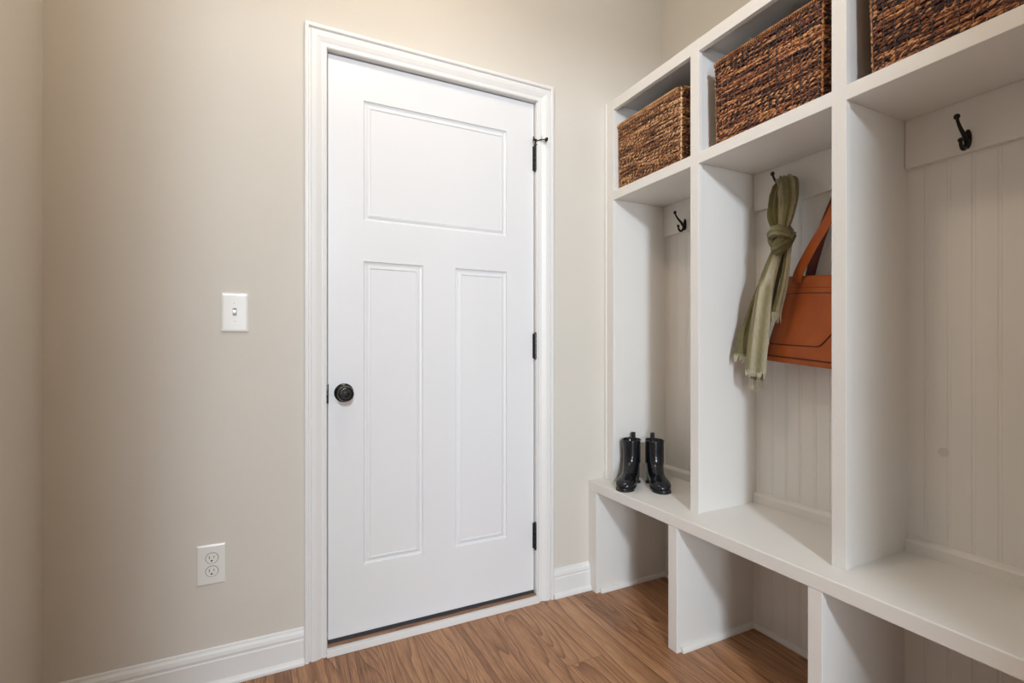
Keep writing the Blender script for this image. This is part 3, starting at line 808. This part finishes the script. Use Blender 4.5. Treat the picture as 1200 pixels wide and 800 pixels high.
# ------------------------------------------------------------------ boots
def boot(heel, head, label):
    hx, hy = heel; hd_ = Vector((head[0], head[1], 0)).normalized(); lat = Vector((-hd_.y, hd_.x, 0))
    O = Vector((hx, hy, ZB))
    e = empty('rain_boot', (hx + hd_.x * .1, hy + hd_.y * .1, ZB))
    tag(e, label, 'boot', 'pair of black rain boots on the bench')
    def W(f_, l, z): return O + hd_ * f_ + lat * l + Vector((0, 0, z))
    # front curve, back/sole curve, half width
    secs = [((.099, .192), (.008, .192), .0395), ((.099, .165), (.009, .165), .038), ((.098, .140), (.009, .135), .0365), ((.099, .120), (.007, .105), .036),
            ((.105, .102), (.003, .075), .0355), ((.115, .088), (.001, .045), .035), ((.129, .076), (.006, .020), .034), ((.142, .064), (.035, .014), .033), ((.158, .057), (.075, .012), .035),
            ((.174, .052), (.115, .011), .0385), ((.190, .048), (.150, .010), .040), ((.206, .043), (.182, .010), .037), ((.217, .036), (.205, .010), .030), ((.223, .028), (.217, .011), .021), ((.226, .022), (.223, .014), .010)]
    # densify with catmull
    F = catmull([(a[0], a[1], 0) for a, b, w in secs], 4); Bk = catmull([(b[0], b[1], 0) for a, b, w in secs], 4); Ww = catmull([(w, 0, 0) for a, b, w in secs], 4)
    m = MB(); rings = []; n = 36
    for p, q, w in zip(F, Bk, Ww):
        ring = []
        cx, cz = (p.x + q.x) / 2, (p.y + q.y) / 2; ax, az = (p.x - q.x) / 2, (p.y - q.y) / 2
        for k in range(n):
            t = k / n * 2 * PI; ct, s_ = math.cos(t), math.sin(t)
            u = math.copysign(abs(ct) ** .85, ct); v = math.copysign(abs(s_) ** .85, s_)
            ring.append(W(cx + ax * u, w.x * v, cz + az * u))
        rings.append(ring)
    # open top: inner wall
    inner = []
    for dz, sc in ((.0015, .97), (.0, .93), (-.03, .92), (-.09, .85)):
        p, q, w = F[0], Bk[0], Ww[0]; cx = (p.x + q.x) / 2; ax = (p.x - q.x) / 2
        inner.append([W(cx + ax * sc * math.copysign(abs(math.cos(k / n * 2 * PI)) ** .85, math.cos(k / n * 2 * PI)), w.x * sc * math.copysign(abs(math.sin(k / n * 2 * PI)) ** .85, math.sin(k / n * 2 * PI)), p.y + dz) for k in range(n)])
    m.loft(inner[::-1] + rings, True)
    hr = []
    for z, f0, f1, w in ((.012, .008, .09, .022), (.013, .000, .098, .030), (.022, -.003, .102, .0335), (.045, -.001, .100, .0345), (.07, .003, .096, .034), (.10, .010, .09, .030)):
        hr.append([W((f0 + f1) / 2 - (f1 - f0) / 2 * math.copysign(abs(math.cos(k / n * 2 * PI)) ** .9, math.cos(k / n * 2 * PI)), w * math.copysign(abs(math.sin(k / n * 2 * PI)) ** .9, math.sin(k / n * 2 * PI)), z) for k in range(n)])
    m.loft(hr, True)
    m.build('boot_upper', M_BOOT, e, sharp=60)
    # sole outline
    def outline(off=0, f0=-.002, f1=.230):
        pts = []
        for k in range(48):
            t = k / 48 * 2 * PI; c_, s_ = math.cos(t), math.sin(t)
            f_ = (f0 + f1) / 2 + (f1 - f0 + off * 2) / 2 * math.copysign(abs(c_) ** .8, c_)
            q = (f_ - f0) / (f1 - f0)
            w = .0315 + .0105 * math.exp(-((q - .76) / .22) ** 2) - .003 * math.exp(-((q - .42) / .15) ** 2) + off
            pts.append((f_, w * math.copysign(abs(s_) ** .8, s_)))
        return pts
    m = MB()
    def zb(f_):  # sole underside: heel raised arch
        return .004 if f_ < .06 or f_ > .1 else .004
    m.loft([[W(a, b, z) for a, b in outline(o)] for z, o in ((.006, -.001), (.0075, .0012), (.012, .0018), (.0145, .0004), (.016, -.004))], smooth=True)
    m.loft([[W(a, b, z) for a, b in outline(-.001, .085, .228)] for z in (0, .007)], smooth=False)
    m.loft([[W(a, b, z) for a, b in outline(0, -.002, .066)] for z in (0, .008)], smooth=False)
    m.build('sole', M_SOLE, e, sharp=40)
    # heel counter band, elastic gores, pull tab, top binding
    m = MB()
    for sgn in (1, -1):
        rr = []
        for z in (.19, .17, .15, .13, .11, .09):
            q = (z - .09) / .10; hwf = .010 + .008 * q
            tt = (.192 - z) / .11
            wv = .0378; row = []
            for a, o in [(-hwf, 0), (-hwf, .0008), (0, .0022), (hwf, .0008), (hwf, 0)]:
                cx = .0535 ; u = a / .0455; l = wv * (max(0, 1 - abs(u) ** 2.35)) ** (1 / 2.35)
                row.append(W(cx + a, sgn * (l + o), z))
            rr.append(row)
        m.loft(rr, smooth=True, cap=True)
    m.build('elastic_gore', M_GORE, e)
    m = MB()
    loopp = [W(.012, 0, .165), W(.006, 0, .185), W(.004, 0, .205), W(.006, 0, .2145), W(.011, 0, .217), W(.015, 0, .212), W(.015, 0, .195), W(.0145, 0, .18)]
    c = catmull(loopp, 5); rings = []
    for i, p in enumerate(c):
        t = (c[min(i + 1, len(c) - 1)] - c[max(0, i - 1)]).normalized(); nn = t.cross(lat)
        rings.append([p + lat * .0085 + nn * .001, p - lat * .0085 + nn * .001, p - lat * .0085 - nn * .001, p + lat * .0085 - nn * .001])
    m.loft(rings, False); m.build('pull_tab', M_GORE, e)
    m = MB(); m.tube([W(.0535 + .0463 * math.copysign(abs(math.cos(t)) ** .85, math.cos(t)), .0402 * math.copysign(abs(math.sin(t)) ** .85, math.sin(t)), .191) for t in [k / 40 * 2 * PI for k in range(41)]], .0014, 8, cap=False)
    m.build('top_binding', M_BOOT, e)
    return e
boot((1.500, 1.784), (-.80, -.64), 'glossy black ankle rain boot nearer the door, the left one of the pair')
boot((1.566, 1.738), (-.50, -.87), 'glossy black ankle rain boot nearer the scarf, the right one of the pair')

# ------------------------------------------------------------------ lights
def light(name, typ, loc, energy, col, **kw):
    l = bpy.data.lights.new(name, typ); l.energy = energy; l.color = col
    for k, v in kw.items(): setattr(l, k, v)
    o = bpy.data.objects.new(name, l); o.location = loc; COL.objects.link(o); return o
key = light('hall_lamp', 'SPOT', (-.2, -2.2, 2.60), 320, (.77, .885, 1.0), shadow_soft_size=.15, spot_size=R(84), spot_blend=.3)
key.rotation_euler = (Vector((.55, 1.5, .95)) - key.location).to_track_quat('-Z', 'Y').to_euler()
light('ceiling_lamp', 'POINT', (.35, 1.05, 2.70), 13.5, (1.0, .84, .66), shadow_soft_size=.07)
w = light('hall_fill', 'AREA', (-.75, -3.7, 1.15), 105, (.82, .91, 1.0), shape='RECTANGLE', size=1.3, size_y=1.6)  # added soft fill from behind the camera; no window is built there
w.rotation_euler = (R(90), 0, -R(15))
wd = bpy.data.worlds.new('World'); SC.world = wd; wd.use_nodes = True
wd.node_tree.nodes['Background'].inputs[0].default_value = (.9, .93, 1, 1); wd.node_tree.nodes['Background'].inputs[1].default_value = .3

# ------------------------------------------------------------------ camera
cam = bpy.data.cameras.new('camera'); co = bpy.data.objects.new('camera', cam); COL.objects.link(co)
cam.sensor_width = 36; cam.sensor_fit = 'HORIZONTAL'
cam.lens = 579.21 * 36 / 1200
cam.shift_y = (407.44 - 400) / 1200
co.location = (0, 0, 1.092); co.rotation_euler = (R(90), 0, -R(26.216)); cam.clip_start = .05
SC.camera = co
vs = SC.view_settings; vs.view_transform = 'Standard'; vs.look = 'None'; vs.gamma = 1; vs.use_curve_mapping = False
vs.exposure = -0.03
